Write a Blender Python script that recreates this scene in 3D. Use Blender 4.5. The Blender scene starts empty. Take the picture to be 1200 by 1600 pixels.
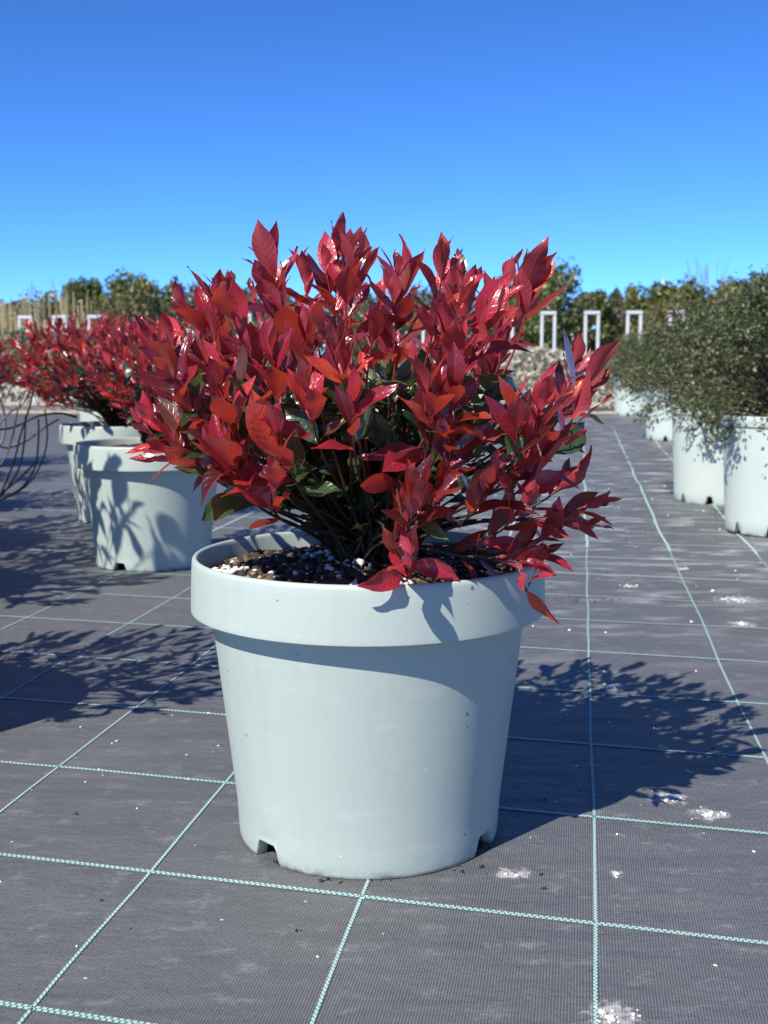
import bpy, bmesh, math, random
import numpy as np
from mathutils import Vector, Matrix, Quaternion, noise
from mathutils.bvhtree import BVHTree

# ------------------------------------------------------------------ camera, sky, sun
scene = bpy.context.scene
C = bpy.data.collections.new("nursery"); scene.collection.children.link(C)
R = math.radians
FPX, HOR, CAMH = 1850.0, 560.0, 0.606          # focal length and horizon in photo pixels, camera height in metres
PITCH = math.atan((800 - HOR) / FPX)
SUN_AZ, SUN_EL = R(52.5), R(44.5)                 # direction the light travels over the ground, sun height

cam_d = bpy.data.cameras.new("camera"); cam = bpy.data.objects.new("camera", cam_d); C.objects.link(cam)
cam.location = (0, 0, CAMH); cam.rotation_euler = (R(90) - PITCH, 0, 0)
cam_d.sensor_fit = 'VERTICAL'; cam_d.sensor_height = 36; cam_d.lens = 36 * FPX / 1600
cam_d.clip_start = 0.05; cam_d.clip_end = 5000
cam_d.dof.use_dof = True; cam_d.dof.focus_distance = 1.36; cam_d.dof.aperture_fstop = 11
scene.camera = cam

world = bpy.data.worlds.new("World"); scene.world = world; world.use_nodes = True
nt = world.node_tree; nt.nodes.clear()
wo = nt.nodes.new('ShaderNodeOutputWorld'); bg = nt.nodes.new('ShaderNodeBackground')
sky = nt.nodes.new('ShaderNodeTexSky'); sky.sky_type = 'NISHITA'; sky.sun_disc = False
sdir = Vector((-math.cos(SUN_AZ) * math.cos(SUN_EL), -math.sin(SUN_AZ) * math.cos(SUN_EL), math.sin(SUN_EL)))
sky.sun_elevation = SUN_EL; sky.sun_rotation = math.atan2(sdir.x, sdir.y)
sky.altitude = 0; sky.air_density = 0.5; sky.dust_density = 0.0; sky.ozone_density = 3.0
hs = nt.nodes.new('ShaderNodeMix'); hs.data_type = 'RGBA'; hs.blend_type = 'MULTIPLY'; hs.inputs[0].default_value = 1; hs.inputs[7].default_value = (.36, .69, 1.06, 1)   # polarised-looking deep blue, the same over the whole sky
bg.inputs['Strength'].default_value = 0.13
gm = nt.nodes.new('ShaderNodeGamma'); gm.inputs['Gamma'].default_value = 1.1
nt.links.new(sky.outputs[0], gm.inputs[0]); nt.links.new(gm.outputs[0], hs.inputs[6]); nt.links.new(hs.outputs[2], bg.inputs['Color'])
nt.links.new(bg.outputs[0], wo.inputs[0])

sun_d = bpy.data.lights.new("sun", 'SUN'); sun_d.energy = 5.0; sun_d.angle = R(0.5); sun_d.color = (1, .95, .88)
sun = bpy.data.objects.new("sun", sun_d); C.objects.link(sun); sun.location = (-3, -4, 6)
sun.rotation_euler = (-sdir).to_track_quat('-Z', 'Y').to_euler()

vs = scene.view_settings; vs.view_transform = 'Standard'; vs.look = 'None'; vs.gamma = 1; vs.exposure = 0.45
vs.use_curve_mapping = False

# ------------------------------------------------------------------ helpers
def atd(px, py, Y):
    """world point seen at photo pixel (px, py) at depth Y"""
    x = (px - 600) / FPX; y = -(py - 800) / FPX
    r = Vector((x, math.cos(PITCH) + math.sin(PITCH) * y, -math.sin(PITCH) + math.cos(PITCH) * y))
    q = r * (Y / r.y); return Vector((q.x, q.y, q.z + CAMH))
def gnd(px, py):
    x = (px - 600) / FPX; y = -(py - 800) / FPX
    rz = -math.sin(PITCH) + math.cos(PITCH) * y
    t = -CAMH / rz
    return (x * t, (math.cos(PITCH) + math.sin(PITCH) * y) * t)

def mesh_np(name, verts, faces, mats=(), mat_idx=None, uv=None, smooth=False):
    """verts Nx3, faces list of tuples or an Mx4 / Mx3 array; uv per vertex"""
    me = bpy.data.meshes.new(name)
    v = np.asarray(verts, dtype=np.float32)
    if isinstance(faces, np.ndarray):
        n, k = faces.shape
        me.vertices.add(len(v)); me.vertices.foreach_set('co', v.ravel())
        me.loops.add(n * k); me.loops.foreach_set('vertex_index', faces.astype(np.int32).ravel())
        me.polygons.add(n); me.polygons.foreach_set('loop_start', np.arange(0, n * k, k, dtype=np.int32))
        me.polygons.foreach_set('loop_total', np.full(n, k, dtype=np.int32))
        me.update(calc_edges=True)
    else:
        me.from_pydata([tuple(a) for a in v], [], faces); me.update()
    for m in mats: me.materials.append(m)
    if mat_idx is not None: me.polygons.foreach_set('material_index', np.asarray(mat_idx, dtype=np.int32))
    if uv is not None:
        ul = me.uv_layers.new(name='UVMap')
        li = np.zeros(len(me.loops), dtype=np.int32); me.loops.foreach_get('vertex_index', li)
        ul.data.foreach_set('uv', np.asarray(uv, dtype=np.float32)[li].ravel())
    if smooth: me.polygons.foreach_set('use_smooth', np.ones(len(me.polygons), dtype=bool))
    me.validate(); return me

def link(name, me, parent=None, loc=None, kind=None):
    o = bpy.data.objects.new(name, me); C.objects.link(o)
    if parent: o.parent = parent
    if loc is not None: o.location = loc
    if kind: o['kind'] = kind
    return o
def tag(o, label, cat, group=None):
    o['label'] = label; o['category'] = cat
    if group: o['group'] = group
    return o
def thing(name, loc, label, cat, group=None, rz=0):
    o = link(name, None, None, loc); o.rotation_euler.z = rz; o.empty_display_size = .1
    return tag(o, label, cat, group)

def tube(pts, rad, sides=6):
    """verts, quads of a tube along pts; rad a number or one per point"""
    pts = [Vector(p) for p in pts]; n = len(pts)
    if not hasattr(rad, '__len__'): rad = [rad] * n
    V, Fq = [], []
    a = None
    for i, p in enumerate(pts):
        t = (pts[min(i + 1, n - 1)] - pts[max(i - 1, 0)]).normalized()
        if a is None: a = t.orthogonal().normalized()
        a = (a - t * a.dot(t)).normalized(); b = t.cross(a)
        for k in range(sides):
            w = 2 * math.pi * k / sides
            V.append(p + (a * math.cos(w) + b * math.sin(w)) * rad[i])
    for i in range(n - 1):
        for k in range(sides):
            k2 = (k + 1) % sides
            Fq.append((i * sides + k, i * sides + k2, (i + 1) * sides + k2, (i + 1) * sides + k))
    return V, Fq
def tubes_mesh(name, lst, mat, sides=6):
    V, Fq = [], []
    for pts, rad in lst:
        v, f = tube(pts, rad, sides); o = len(V); V += v; Fq += [tuple(i + o for i in q) for q in f]
    return mesh_np(name, [tuple(v) for v in V], np.array(Fq), [mat], smooth=True)
def bez(p0, p1, p2, p3, n):
    out = []
    for i in range(n):
        t = i / (n - 1); s = 1 - t
        out.append(p0 * s**3 + p1 * 3 * s * s * t + p2 * 3 * s * t * t + p3 * t**3)
    return out

# ------------------------------------------------------------------ materials
def mat(name):
    m = bpy.data.materials.new(name); m.use_nodes = True; n = m.node_tree
    b = n.nodes['Principled BSDF']
    return m, n, b
def N(n, t, **kw):
    x = n.nodes.new(t)
    for k, v in kw.items():
        if k in x.inputs.keys() if isinstance(k, str) else False: x.inputs[k].default_value = v
        else: setattr(x, k, v)
    return x
def ramp(n, fac, stops, interp='LINEAR'):
    r = n.nodes.new('ShaderNodeValToRGB'); r.color_ramp.interpolation = interp
    e = r.color_ramp.elements
    while len(e) < len(stops): e.new(.5)
    for i, (p, c) in enumerate(stops):
        e[i].position = p; e[i].color = c if len(c) == 4 else (*c, 1)
    n.links.new(fac, r.inputs[0]); return r
def math_(n, op, a, b=None, c=None, clamp=False):
    x = n.nodes.new('ShaderNodeMath'); x.operation = op; x.use_clamp = clamp
    for i, v in enumerate((a, b, c)):
        if v is None: continue
        if isinstance(v, (int, float)): x.inputs[i].default_value = v
        else: n.links.new(v, x.inputs[i])
    return x.outputs[0]
def mixc(n, fac, a, b, blend='MIX'):
    x = n.nodes.new('ShaderNodeMix'); x.data_type = 'RGBA'; x.blend_type = blend
    for s, v in ((0, fac), (6, a), (7, b)):
        if isinstance(v, (int, float)): x.inputs[s].default_value = v
        elif isinstance(v, tuple): x.inputs[s].default_value = v if len(v) == 4 else (*v, 1)
        else: n.links.new(v, x.inputs[s])
    return x.outputs[2]
def noise_(n, vec, scale, detail=4, rough=.55, dim='3D'):
    x = n.nodes.new('ShaderNodeTexNoise'); x.noise_dimensions = dim
    x.inputs['Scale'].default_value = scale; x.inputs['Detail'].default_value = detail; x.inputs['Roughness'].default_value = rough
    if vec is not None: n.links.new(vec, x.inputs['Vector'])
    return x.outputs['Fac']
def coords(n, which='Object', scale=None, rot=None):
    tc = n.nodes.new('ShaderNodeTexCoord')
    if scale is None and rot is None: return tc.outputs[which]
    mp = n.nodes.new('ShaderNodeMapping')
    if scale: mp.inputs['Scale'].default_value = scale
    if rot: mp.inputs['Rotation'].default_value = rot
    n.links.new(tc.outputs[which], mp.inputs[0]); return mp.outputs[0]
def bump(n, b, h, strength=.3, dist=.002, prev=None):
    x = n.nodes.new('ShaderNodeBump'); x.inputs['Strength'].default_value = strength; x.inputs['Distance'].default_value = dist
    n.links.new(h, x.inputs['Height'])
    if prev is not None: n.links.new(prev, x.inputs['Normal'])
    n.links.new(x.outputs[0], b.inputs['Normal']); return x.outputs[0]

def leaf_material(name, stops, under, trans, tw, rough, vein_col):
    m, n, b = mat(name)
    uv = n.nodes.new('ShaderNodeUVMap'); sp = n.nodes.new('ShaderNodeSeparateXYZ'); n.links.new(uv.outputs[0], sp.inputs[0])
    oi = n.nodes.new('ShaderNodeObjectInfo'); ge = n.nodes.new('ShaderNodeNewGeometry')
    rnd = math_(n, 'FRACT', math_(n, 'ADD', oi.outputs['Random'], ge.outputs['Random Per Island']))
    a = math_(n, 'MULTIPLY', math_(n, 'ABSOLUTE', math_(n, 'SUBTRACT', sp.outputs[0], .5)), 2.0)
    mid = math_(n, 'SUBTRACT', 1.0, math_(n, 'MULTIPLY', a, 11.0), clamp=True)
    f = math_(n, 'FRACT', math_(n, 'SUBTRACT', math_(n, 'MULTIPLY', sp.outputs[1], 10.0), math_(n, 'MULTIPLY', a, 1.6)))
    vein = math_(n, 'SUBTRACT', 1.0, math_(n, 'MULTIPLY', math_(n, 'ABSOLUTE', math_(n, 'SUBTRACT', f, .5)), 6.0), clamp=True)
    col = ramp(n, rnd, stops).outputs[0]
    oc = coords(n, 'Object')
    col = mixc(n, math_(n, 'MULTIPLY', noise_(n, oc, 22, 3), .45), col, tuple(c * .45 for c in stops[0][1]))
    col = mixc(n, math_(n, 'MULTIPLY', math_(n, 'MAXIMUM', math_(n, 'MULTIPLY', vein, .08), mid), .4), col, vein_col)
    back = mixc(n, math_(n, 'MULTIPLY', math_(n, 'MAXIMUM', math_(n, 'MULTIPLY', vein, .35), mid), .5), under, vein_col)
    col = mixc(n, ge.outputs['Backfacing'], col, back)
    n.links.new(col, b.inputs['Base Color'])
    rr = mixc(n, ge.outputs['Backfacing'], (rough,) * 3, (.42,) * 3)
    b.inputs['Coat Weight'].default_value = .4; b.inputs['Coat Roughness'].default_value = .2
    n.links.new(rr, b.inputs['Roughness'])
    b.inputs['Specular IOR Level'].default_value = .55
    hgt = math_(n, 'SUBTRACT', math_(n, 'MULTIPLY', noise_(n, coords(n, 'Generated'), 9, 3), 1.3), math_(n, 'MULTIPLY', math_(n, 'MAXIMUM', math_(n, 'MULTIPLY', vein, .7), mid), .9))
    bump(n, b, hgt, .36, .0013)
    tr = n.nodes.new('ShaderNodeBsdfTranslucent')
    n.links.new(mixc(n, .65, col, trans), tr.inputs[0])
    mx = n.nodes.new('ShaderNodeMixShader'); mx.inputs[0].default_value = tw
    n.links.new(b.outputs[0], mx.inputs[1]); n.links.new(tr.outputs[0], mx.inputs[2])
    n.links.new(mx.outputs[0], n.nodes['Material Output'].inputs[0])
    return m
M = {}
M['red'] = leaf_material('red_leaf', [(0, (.055, .011, .015)), (.32, (.15, .012, .022)), (.5, (.38, .020, .038)), (.72, (.60, .034, .062)), (.84, (.70, .085, .045)), (.9, (.30, .05, .04)), (1, (.09, .05, .03))],
                         (.38, .045, .065), (1.0, .11, .012), .27, .25, (.52, .07, .09))
M['green'] = leaf_material('green_leaf', [(0, (.018, .04, .018)), (.5, (.03, .065, .025)), (.9, (.06, .10, .03)), (1, (.12, .13, .03))],
                           (.10, .14, .07), (.25, .35, .05), .18, .25, (.12, .15, .06))
m, n, b = mat('red_stem'); M['stem'] = m
b.inputs['Roughness'].default_value = .4
sp = n.nodes.new('ShaderNodeSeparateXYZ'); n.links.new(coords(n), sp.inputs[0])
old = math_(n, 'MULTIPLY', math_(n, 'SUBTRACT', .56, sp.outputs[2]), 9.0, clamp=True)   # woody towards the soil, red where it is this year's growth
n.links.new(mixc(n, old, mixc(n, noise_(n, coords(n), 30), (.30, .02, .03), (.16, .03, .03)), (.045, .03, .022)), b.inputs['Base Color'])
m, n, b = mat('bark'); M['bark'] = m
b.inputs['Roughness'].default_value = .8; cc = noise_(n, coords(n), 60)
n.links.new(mixc(n, cc, (.05, .035, .025), (.14, .09, .06)), b.inputs['Base Color']); bump(n, b, cc, .5, .003)

def pot_material(name, c1, c2):
    m, n, b = mat(name); oc = coords(n)
    big = noise_(n, oc, 6, 3); col = mixc(n, big, c1, c2)
    v = n.nodes.new('ShaderNodeTexVoronoi'); v.inputs['Scale'].default_value = 42; n.links.new(oc, v.inputs['Vector'])
    gate = n.nodes.new('ShaderNodeSeparateColor'); n.links.new(v.outputs['Color'], gate.inputs[0])
    dot = math_(n, 'LESS_THAN', v.outputs['Distance'], math_(n, 'MULTIPLY', math_(n, 'POWER', gate.outputs[0], 4), .13))
    col = mixc(n, math_(n, 'MULTIPLY', dot, .75), col, (.10, .09, .08))
    v2 = n.nodes.new('ShaderNodeTexVoronoi'); v2.inputs['Scale'].default_value = 55; n.links.new(coords(n, 'Object', (1.3, 1.1, 1)), v2.inputs['Vector'])
    g2 = n.nodes.new('ShaderNodeSeparateColor'); n.links.new(v2.outputs['Color'], g2.inputs[0])
    d2 = math_(n, 'LESS_THAN', v2.outputs['Distance'], math_(n, 'MULTIPLY', math_(n, 'POWER', g2.outputs[1], 8), .09))
    col = mixc(n, math_(n, 'MULTIPLY', d2, .7), col, (.8, .84, .84))
    # grime that clings to the foot
    sp = n.nodes.new('ShaderNodeSeparateXYZ'); n.links.new(oc, sp.inputs[0])
    low = math_(n, 'SUBTRACT', 1.0, math_(n, 'MULTIPLY', sp.outputs[2], 70.0), clamp=True)
    gr = math_(n, 'MULTIPLY', low, ramp(n, noise_(n, oc, 45, 5, .7), [(.42, (0, 0, 0)), (.62, (1, 1, 1))]).outputs[0])
    col = mixc(n, math_(n, 'MULTIPLY', gr, .8), col, (.12, .10, .085))
    dust = ramp(n, noise_(n, coords(n, 'Object', (3, 3, 10)), 5, 5, .65), [(.55, (0, 0, 0)), (.75, (1, 1, 1))]).outputs[0]
    col = mixc(n, math_(n, 'MULTIPLY', dust, .18), col, (.62, .64, .62))
    stre = ramp(n, noise_(n, coords(n, 'Object', (26, 26, 1.6)), 2.2, 5, .6), [(.52, (0, 0, 0)), (.72, (1, 1, 1))]).outputs[0]   # dried water runs
    col = mixc(n, math_(n, 'MULTIPLY', stre, .22), col, (.34, .36, .34))
    scr = ramp(n, noise_(n, coords(n, 'Object', (9, 9, 60)), 3.0, 6, .7), [(.64, (0, 0, 0)), (.70, (1, 1, 1))]).outputs[0]          # scuffs
    col = mixc(n, math_(n, 'MULTIPLY', scr, .25), col, (.62, .66, .66))
    n.links.new(col, b.inputs['Base Color'])
    n.links.new(math_(n, 'ADD', .40, math_(n, 'MULTIPLY', noise_(n, oc, 14, 4), .2)), b.inputs['Roughness'])
    h = math_(n, 'ADD', noise_(n, oc, 260, 2), math_(n, 'MULTIPLY', noise_(n, oc, 22, 3), 3.0))
    bump(n, b, h, .10, .0015)
    return m
M['pot'] = pot_material('pot_plastic', (.385, .45, .395), (.415, .475, .415))
M['pot_white'] = pot_material('pale_pot_plastic', (.47, .54, .49), (.50, .56, .505))

m, n, b = mat('potting_soil'); M['soil'] = m
b.inputs['Roughness'].default_value = .95; oc = coords(n)
n.links.new(ramp(n, noise_(n, oc, 60, 6, .7), [(.3, (.018, .014, .012)), (.55, (.05, .035, .026)), (.75, (.12, .08, .05))]).outputs[0], b.inputs['Base Color'])
bump(n, b, noise_(n, oc, 140, 6, .7), 1, .006)
m, n, b = mat('soil_clod'); M['clod'] = m
b.inputs['Roughness'].default_value = .9
ge = n.nodes.new('ShaderNodeNewGeometry')
n.links.new(ramp(n, ge.outputs['Random Per Island'], [(0, (.022, .018, .016)), (.5, (.05, .036, .028)), (.8, (.11, .065, .04)), (.93, (.22, .14, .08)), (1, (.38, .30, .19))]).outputs[0], b.inputs['Base Color'])
m, n, b = mat('perlite'); M['perlite'] = m
b.inputs['Roughness'].default_value = .85
n.links.new(mixc(n, noise_(n, coords(n), 200), (.55, .50, .42), (.80, .78, .74)), b.inputs['Base Color'])
m, n, b = mat('dry_debris'); M['debris'] = m
b.inputs['Roughness'].default_value = .8
ge = n.nodes.new('ShaderNodeNewGeometry')
n.links.new(ramp(n, ge.outputs['Random Per Island'], [(0, (.02, .018, .018)), (.6, (.05, .03, .025)), (1, (.26, .11, .06))]).outputs[0], b.inputs['Base Color'])

# woven ground fabric
GC, GRW = (.254, -.065), (.0494, .299)          # step from one marker column / row to the next
G0 = (.2286, 1.211)
COLANG = math.atan2(GRW[0], GRW[1])
m, n, b = mat('woven_ground_fabric'); M['fabric'] = m
oc = coords(n, 'Object', None, (0, 0, COLANG))
wv = []
for ax, sc in (('X', .0030), ('Y', .0024)):
    w = n.nodes.new('ShaderNodeTexWave'); w.wave_type = 'BANDS'; w.bands_direction = ax
    w.inputs['Scale'].default_value = 6.2832 / 20 / sc; w.inputs['Distortion'].default_value = .6
    w.inputs['Detail'].default_value = 1; n.links.new(oc, w.inputs['Vector']); wv.append(w.outputs['Fac'])
weave = math_(n, 'MULTIPLY', wv[0], math_(n, 'ADD', math_(n, 'MULTIPLY', wv[1], .6), .4))
fine = noise_(n, oc, 320, 3, .7)
big = noise_(n, oc, 2.2, 6, .6)
base = ramp(n, big, [(.3, (.068, .070, .070)), (.55, (.082, .084, .084)), (.75, (.120, .121, .119))]).outputs[0]
col = mixc(n, math_(n, 'MULTIPLY', weave, .65), base, (.26, .264, .264))
col = mixc(n, math_(n, 'MULTIPLY', ramp(n, fine, [(.35, (1, 1, 1)), (.5, (0, 0, 0))]).outputs[0], .5), col, (.035, .034, .04))
# pale lime dust: scuffs everywhere, long streaks on the walking lane
sp = n.nodes.new('ShaderNodeSeparateXYZ'); n.links.new(coords(n, 'Object'), sp.inputs[0])
lane = math_(n, 'MULTIPLY', math_(n, 'MULTIPLY', math_(n, 'SUBTRACT', sp.outputs[1], 1.9), .55, clamp=True), math_(n, 'MULTIPLY', math_(n, 'ADD', sp.outputs[0], .1), 2.2, clamp=True), clamp=True)
st = noise_(n, coords(n, 'Object', (3.2, 7.5, 1)), 1.6, 7, .62)
stk = ramp(n, st, [(.52, (0, 0, 0)), (.68, (1, 1, 1))]).outputs[0]
col = mixc(n, math_(n, 'MULTIPLY', math_(n, 'MULTIPLY', stk, lane), .8), col, (.50, .49, .47))
sc_ = ramp(n, noise_(n, coords(n, 'Object', (1, 1.6, 1)), 17, 9, .8), [(.54, (0, 0, 0)), (.74, (1, 1, 1))]).outputs[0]
col = mixc(n, math_(n, 'MULTIPLY', sc_, .42), col, (.45, .44, .44))
vo = n.nodes.new('ShaderNodeTexVoronoi'); vo.inputs['Scale'].default_value = 34; n.links.new(coords(n, 'Object'), vo.inputs['Vector'])
gs = n.nodes.new('ShaderNodeSeparateColor'); n.links.new(vo.outputs['Color'], gs.inputs[0])
dot = math_(n, 'LESS_THAN', vo.outputs['Distance'], math_(n, 'MULTIPLY', math_(n, 'POWER', gs.outputs[0], 7), .07))
col = mixc(n, math_(n, 'MULTIPLY', dot, .8), col, (.6, .59, .57))
# individual lime spills
spills = [(gnd(1045, 1247), .034), (gnd(1110, 1273), .034), (gnd(955, 1588), .035), (gnd(1150, 936), .07), (gnd(1160, 976), .045),
          (gnd(800, 1365), .028), (gnd(960, 1365), .014), (gnd(1065, 890), .03), (gnd(960, 1075), .03), (gnd(985, 915), .025)]
acc = None
wob = noise_(n, coords(n, 'Object'), 55, 5, .75)
for (x, y), rr in spills:
    dx = math_(n, 'MULTIPLY', math_(n, 'SUBTRACT', sp.outputs[0], x), 1.0); dy = math_(n, 'SUBTRACT', sp.outputs[1], y)
    d = math_(n, 'SQRT', math_(n, 'ADD', math_(n, 'MULTIPLY', dx, dx), math_(n, 'MULTIPLY', dy, dy)))
    k = math_(n, 'SUBTRACT', 1.0, math_(n, 'DIVIDE', d, rr), clamp=True)
    acc = k if acc is None else math_(n, 'MAXIMUM', acc, k)
spm = ramp(n, math_(n, 'ADD', math_(n, 'MULTIPLY', acc, .42), math_(n, 'MULTIPLY', math_(n, 'SUBTRACT', wob, .44), 1.9)), [(.20, (0, 0, 0)), (.42, (1, 1, 1))]).outputs[0]
spm = math_(n, 'MULTIPLY', spm, math_(n, 'MULTIPLY', acc, 4.0, clamp=True))
col = mixc(n, math_(n, 'MULTIPLY', spm, .65), col, (.56, .54, .51))
n.links.new(col, b.inputs['Base Color']); b.inputs['Roughness'].default_value = .55
h = math_(n, 'ADD', weave, math_(n, 'MULTIPLY', fine, .5))
bp = bump(n, b, noise_(n, coords(n, 'Object', (4, 9, 1)), 1.5, 4), .8, .016)
bump(n, b, h, .5, .0012, bp)

m, n, b = mat('marker_thread'); M['thread'] = m
b.inputs['Roughness'].default_value = .5
n.links.new(mixc(n, noise_(n, coords(n), 30, 4), (.33, .52, .48), (.46, .62, .58)), b.inputs['Base Color'])
m, n, b = mat('marker_backing'); M['thread_back'] = m
b.inputs['Roughness'].default_value = .6; b.inputs['Base Color'].default_value = (.11, .19, .185, 1)
m, n, b = mat('field_soil'); M['field'] = m
b.inputs['Roughness'].default_value = .95
nz = noise_(n, coords(n), .35, 8, .65)
n.links.new(ramp(n, nz, [(.3, (.10, .10, .05)), (.5, (.22, .18, .11)), (.7, (.36, .31, .23))]).outputs[0], b.inputs['Base Color'])
m, n, b = mat('gravel_path'); M['path'] = m
b.inputs['Roughness'].default_value = .95
n.links.new(mixc(n, noise_(n, coords(n), 3, 8, .7), (.34, .29, .21), (.58, .53, .43)), b.inputs['Base Color'])
m, n, b = mat('white_paint'); M['white'] = m
b.inputs['Roughness'].default_value = .45
n.links.new(mixc(n, noise_(n, coords(n), 12, 4), (.50, .51, .51), (.66, .67, .67)), b.inputs['Base Color'])
m, n, b = mat('black_tubing'); M['black'] = m
b.inputs['Roughness'].default_value = .35; b.inputs['Base Color'].default_value = (.012, .012, .014, 1)
m, n, b = mat('grey_tubing'); M['greytube'] = m
b.inputs['Roughness'].default_value = .35; b.inputs['Base Color'].default_value = (.30, .32, .32, 1)
m, n, b = mat('dry_cane'); M['cane'] = m
b.inputs['Roughness'].default_value = .7
ge = n.nodes.new('ShaderNodeNewGeometry')
n.links.new(ramp(n, ge.outputs['Random Per Island'], [(0, (.24, .19, .09)), (.6, (.42, .34, .17)), (1, (.60, .54, .36))]).outputs[0], b.inputs['Base Color'])

def tiny_leaf_material(name, stops, tw=.2, rough=.4, tr=(.3, .4, .08)):
    m, n, b = mat(name); ge = n.nodes.new('ShaderNodeNewGeometry')
    col = ramp(n, ge.outputs['Random Per Island'], stops).outputs[0]
    n.links.new(col, b.inputs['Base Color']); b.inputs['Roughness'].default_value = rough
    t = n.nodes.new('ShaderNodeBsdfTranslucent'); n.links.new(mixc(n, .5, col, tr), t.inputs[0])
    mx = n.nodes.new('ShaderNodeMixShader'); mx.inputs[0].default_value = tw
    n.links.new(b.outputs[0], mx.inputs[1]); n.links.new(t.outputs[0], mx.inputs[2])
    n.links.new(mx.outputs[0], n.nodes['Material Output'].inputs[0]); return m
M['olive'] = tiny_leaf_material('olive_leaf', [(0, (.045, .07, .034)), (.45, (.09, .122, .052)), (.85, (.15, .165, .07)), (.95, (.22, .16, .08)), (1, (.30, .24, .13))], .2, .5)
M['tree_a'] = tiny_leaf_material('tree_leaf', [(0, (.06, .085, .028)), (.5, (.125, .155, .05)), (1, (.20, .22, .075))])
M['tree_b'] = tiny_leaf_material('yellowish_tree_leaf', [(0, (.06, .08, .02)), (.5, (.13, .15, .035)), (1, (.22, .21, .05))])
M['tree_c'] = tiny_leaf_material('grey_green_tree_leaf', [(0, (.06, .07, .04)), (.5, (.11, .125, .065)), (1, (.19, .18, .10))])
M['bush_b'] = tiny_leaf_material('brownish_bush_leaf', [(0, (.07, .075, .035)), (.5, (.13, .12, .05)), (1, (.24, .19, .09))])
M['straw'] = tiny_leaf_material('straw', [(0, (.30, .26, .18)), (.6, (.50, .46, .36)), (1, (.68, .65, .56))], .2, .8, (.6, .55, .4))
M['twig'] = tiny_leaf_material('purplish_twig', [(0, (.14, .08, .08)), (1, (.26, .17, .16))], .05)

# ------------------------------------------------------------------ ground
random.seed(4); np.random.seed(4)
g = link('ground', mesh_np('ground', [(-700, -40, -.012), (700, -40, -.012), (700, 1500, -.012), (-700, 1500, -.012)], [(0, 1, 2, 3)], [M['field']]), kind='structure')
def hz(x, y):
    """soft wrinkles of the fabric, flat under the near pots"""
    amp = min(max((y - 1.9) * .005, 0), .011) * min(max((x + .2) * 1.5, .25), 1)
    return amp * noise.noise(Vector((x * 1.1, y * 3.0, .3))) + .3 * amp * noise.noise(Vector((x * 3.7, y * 8.0, 2.3)))
xs = np.concatenate([np.arange(-14, -3, 1.0), np.arange(-3, 3.01, .04), np.arange(4, 14.1, 1.0)])
ys = np.concatenate([np.arange(-2, .8, .4), np.arange(.8, 6, .035), np.arange(6, 10, .2), np.arange(10, 13.4, .4)])
gv = [(x, y, hz(x, y)) for y in ys for x in xs]
nx = len(xs); ii = np.arange(nx - 1)
gf = np.concatenate([np.stack([j * nx + ii, j * nx + ii + 1, (j + 1) * nx + ii + 1, (j + 1) * nx + ii], 1) for j in range(len(ys) - 1)])
fabric = link('ground_fabric', mesh_np('ground_fabric', gv, gf, [M['fabric']], smooth=True), kind='structure')
path = link('gravel_path', mesh_np('gravel_path', [(-60, 12.6, -.006), (60, 12.6, -.006), (60, 30, -.006), (-60, 30, -.006)], [(0, 1, 2, 3)], [M['path']]), kind='structure')

def wobble(s, k, a):
    return a * (noise.noise(Vector((s * 1.3, k * 7.1, 0))) + .4 * noise.noise(Vector((s * 4.0, k * 3.3, 5))))
def marker(fn, s0, s1, near, double):
    """one woven marker line: short stitches on a narrow backing strip; fn(s) -> (x, y)"""
    V, Fq, mi = [], [], []
    def quad(a, bb, c, d, k):
        o = len(V); V.extend((a, bb, c, d)); Fq.append((o, o + 1, o + 2, o + 3)); mi.append(k)
    def pt(s, off, lift):
        x, y = fn(s); x2, y2 = fn(s + .01); tx, ty = x2 - x, y2 - y; l = math.hypot(tx, ty)
        x -= ty / l * off; y += tx / l * off
        return (x, y, hz(x, y) + lift)
    hw = .0043 if double else .0021
    s = s0
    while s < s1:
        e = min(s + (.04 if s < near else .12), s1)
        if s < near:
            quad(pt(s, -hw, .0006), pt(e, -hw, .0006), pt(e, hw, .0006), pt(s, hw, .0006), 0)
        else:
            quad(pt(s, -.0038, .001), pt(e, -.0038, .001), pt(e, .0038, .001), pt(s, .0038, .001), 1)
        s = e
    s = s0; st = .0066
    while s < min(s1, near):
        for r_ in (0, 1):
            o = s + (st / 2 if r_ else 0); q0, q1 = ((-.0039, -.0004) if r_ else (.0004, .0039)) if double else ((-.0020, .0003) if r_ else (-.0003, .0020))
            ln = st * (.62 + .1 * random.random())
            quad(pt(o, q0, .0011 + .0003 * r_), pt(o + ln, q0, .0011 + .0003 * r_), pt(o + ln, q1, .0011 + .0003 * r_), pt(o, q1, .0011 + .0003 * r_), 1)
        s += st
    return link('marker_line', mesh_np('marker_line', V, np.array(Fq), [M['thread_back'], M['thread']], mi), fabric)
CL = math.hypot(*GRW); RL = math.hypot(*GC)
for i in range(-7, 7):      # columns running away from the camera
    def fn(s, i=i):
        w = wobble(s, i + 20, .006 if s < 2 else .012)
        return (G0[0] + GC[0] * i + GRW[0] / CL * s + w, G0[1] + GC[1] * i + GRW[1] / CL * s)
    marker(fn, -.6, 9.5, 2.6, False)
for j in range(-2, 22):     # rows running across
    def fn(s, j=j):
        w = wobble(s, j + 60, .004 if j < 1 else .009)
        return (G0[0] + GRW[0] * j + GC[0] / RL * s, G0[1] + GRW[1] * j + GC[1] / RL * s + w)
    marker(fn, -2.6 if j > 6 else -1.5, 2.2 if j > 6 else 1.1, 9 if j < 7 else -9, True)

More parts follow.
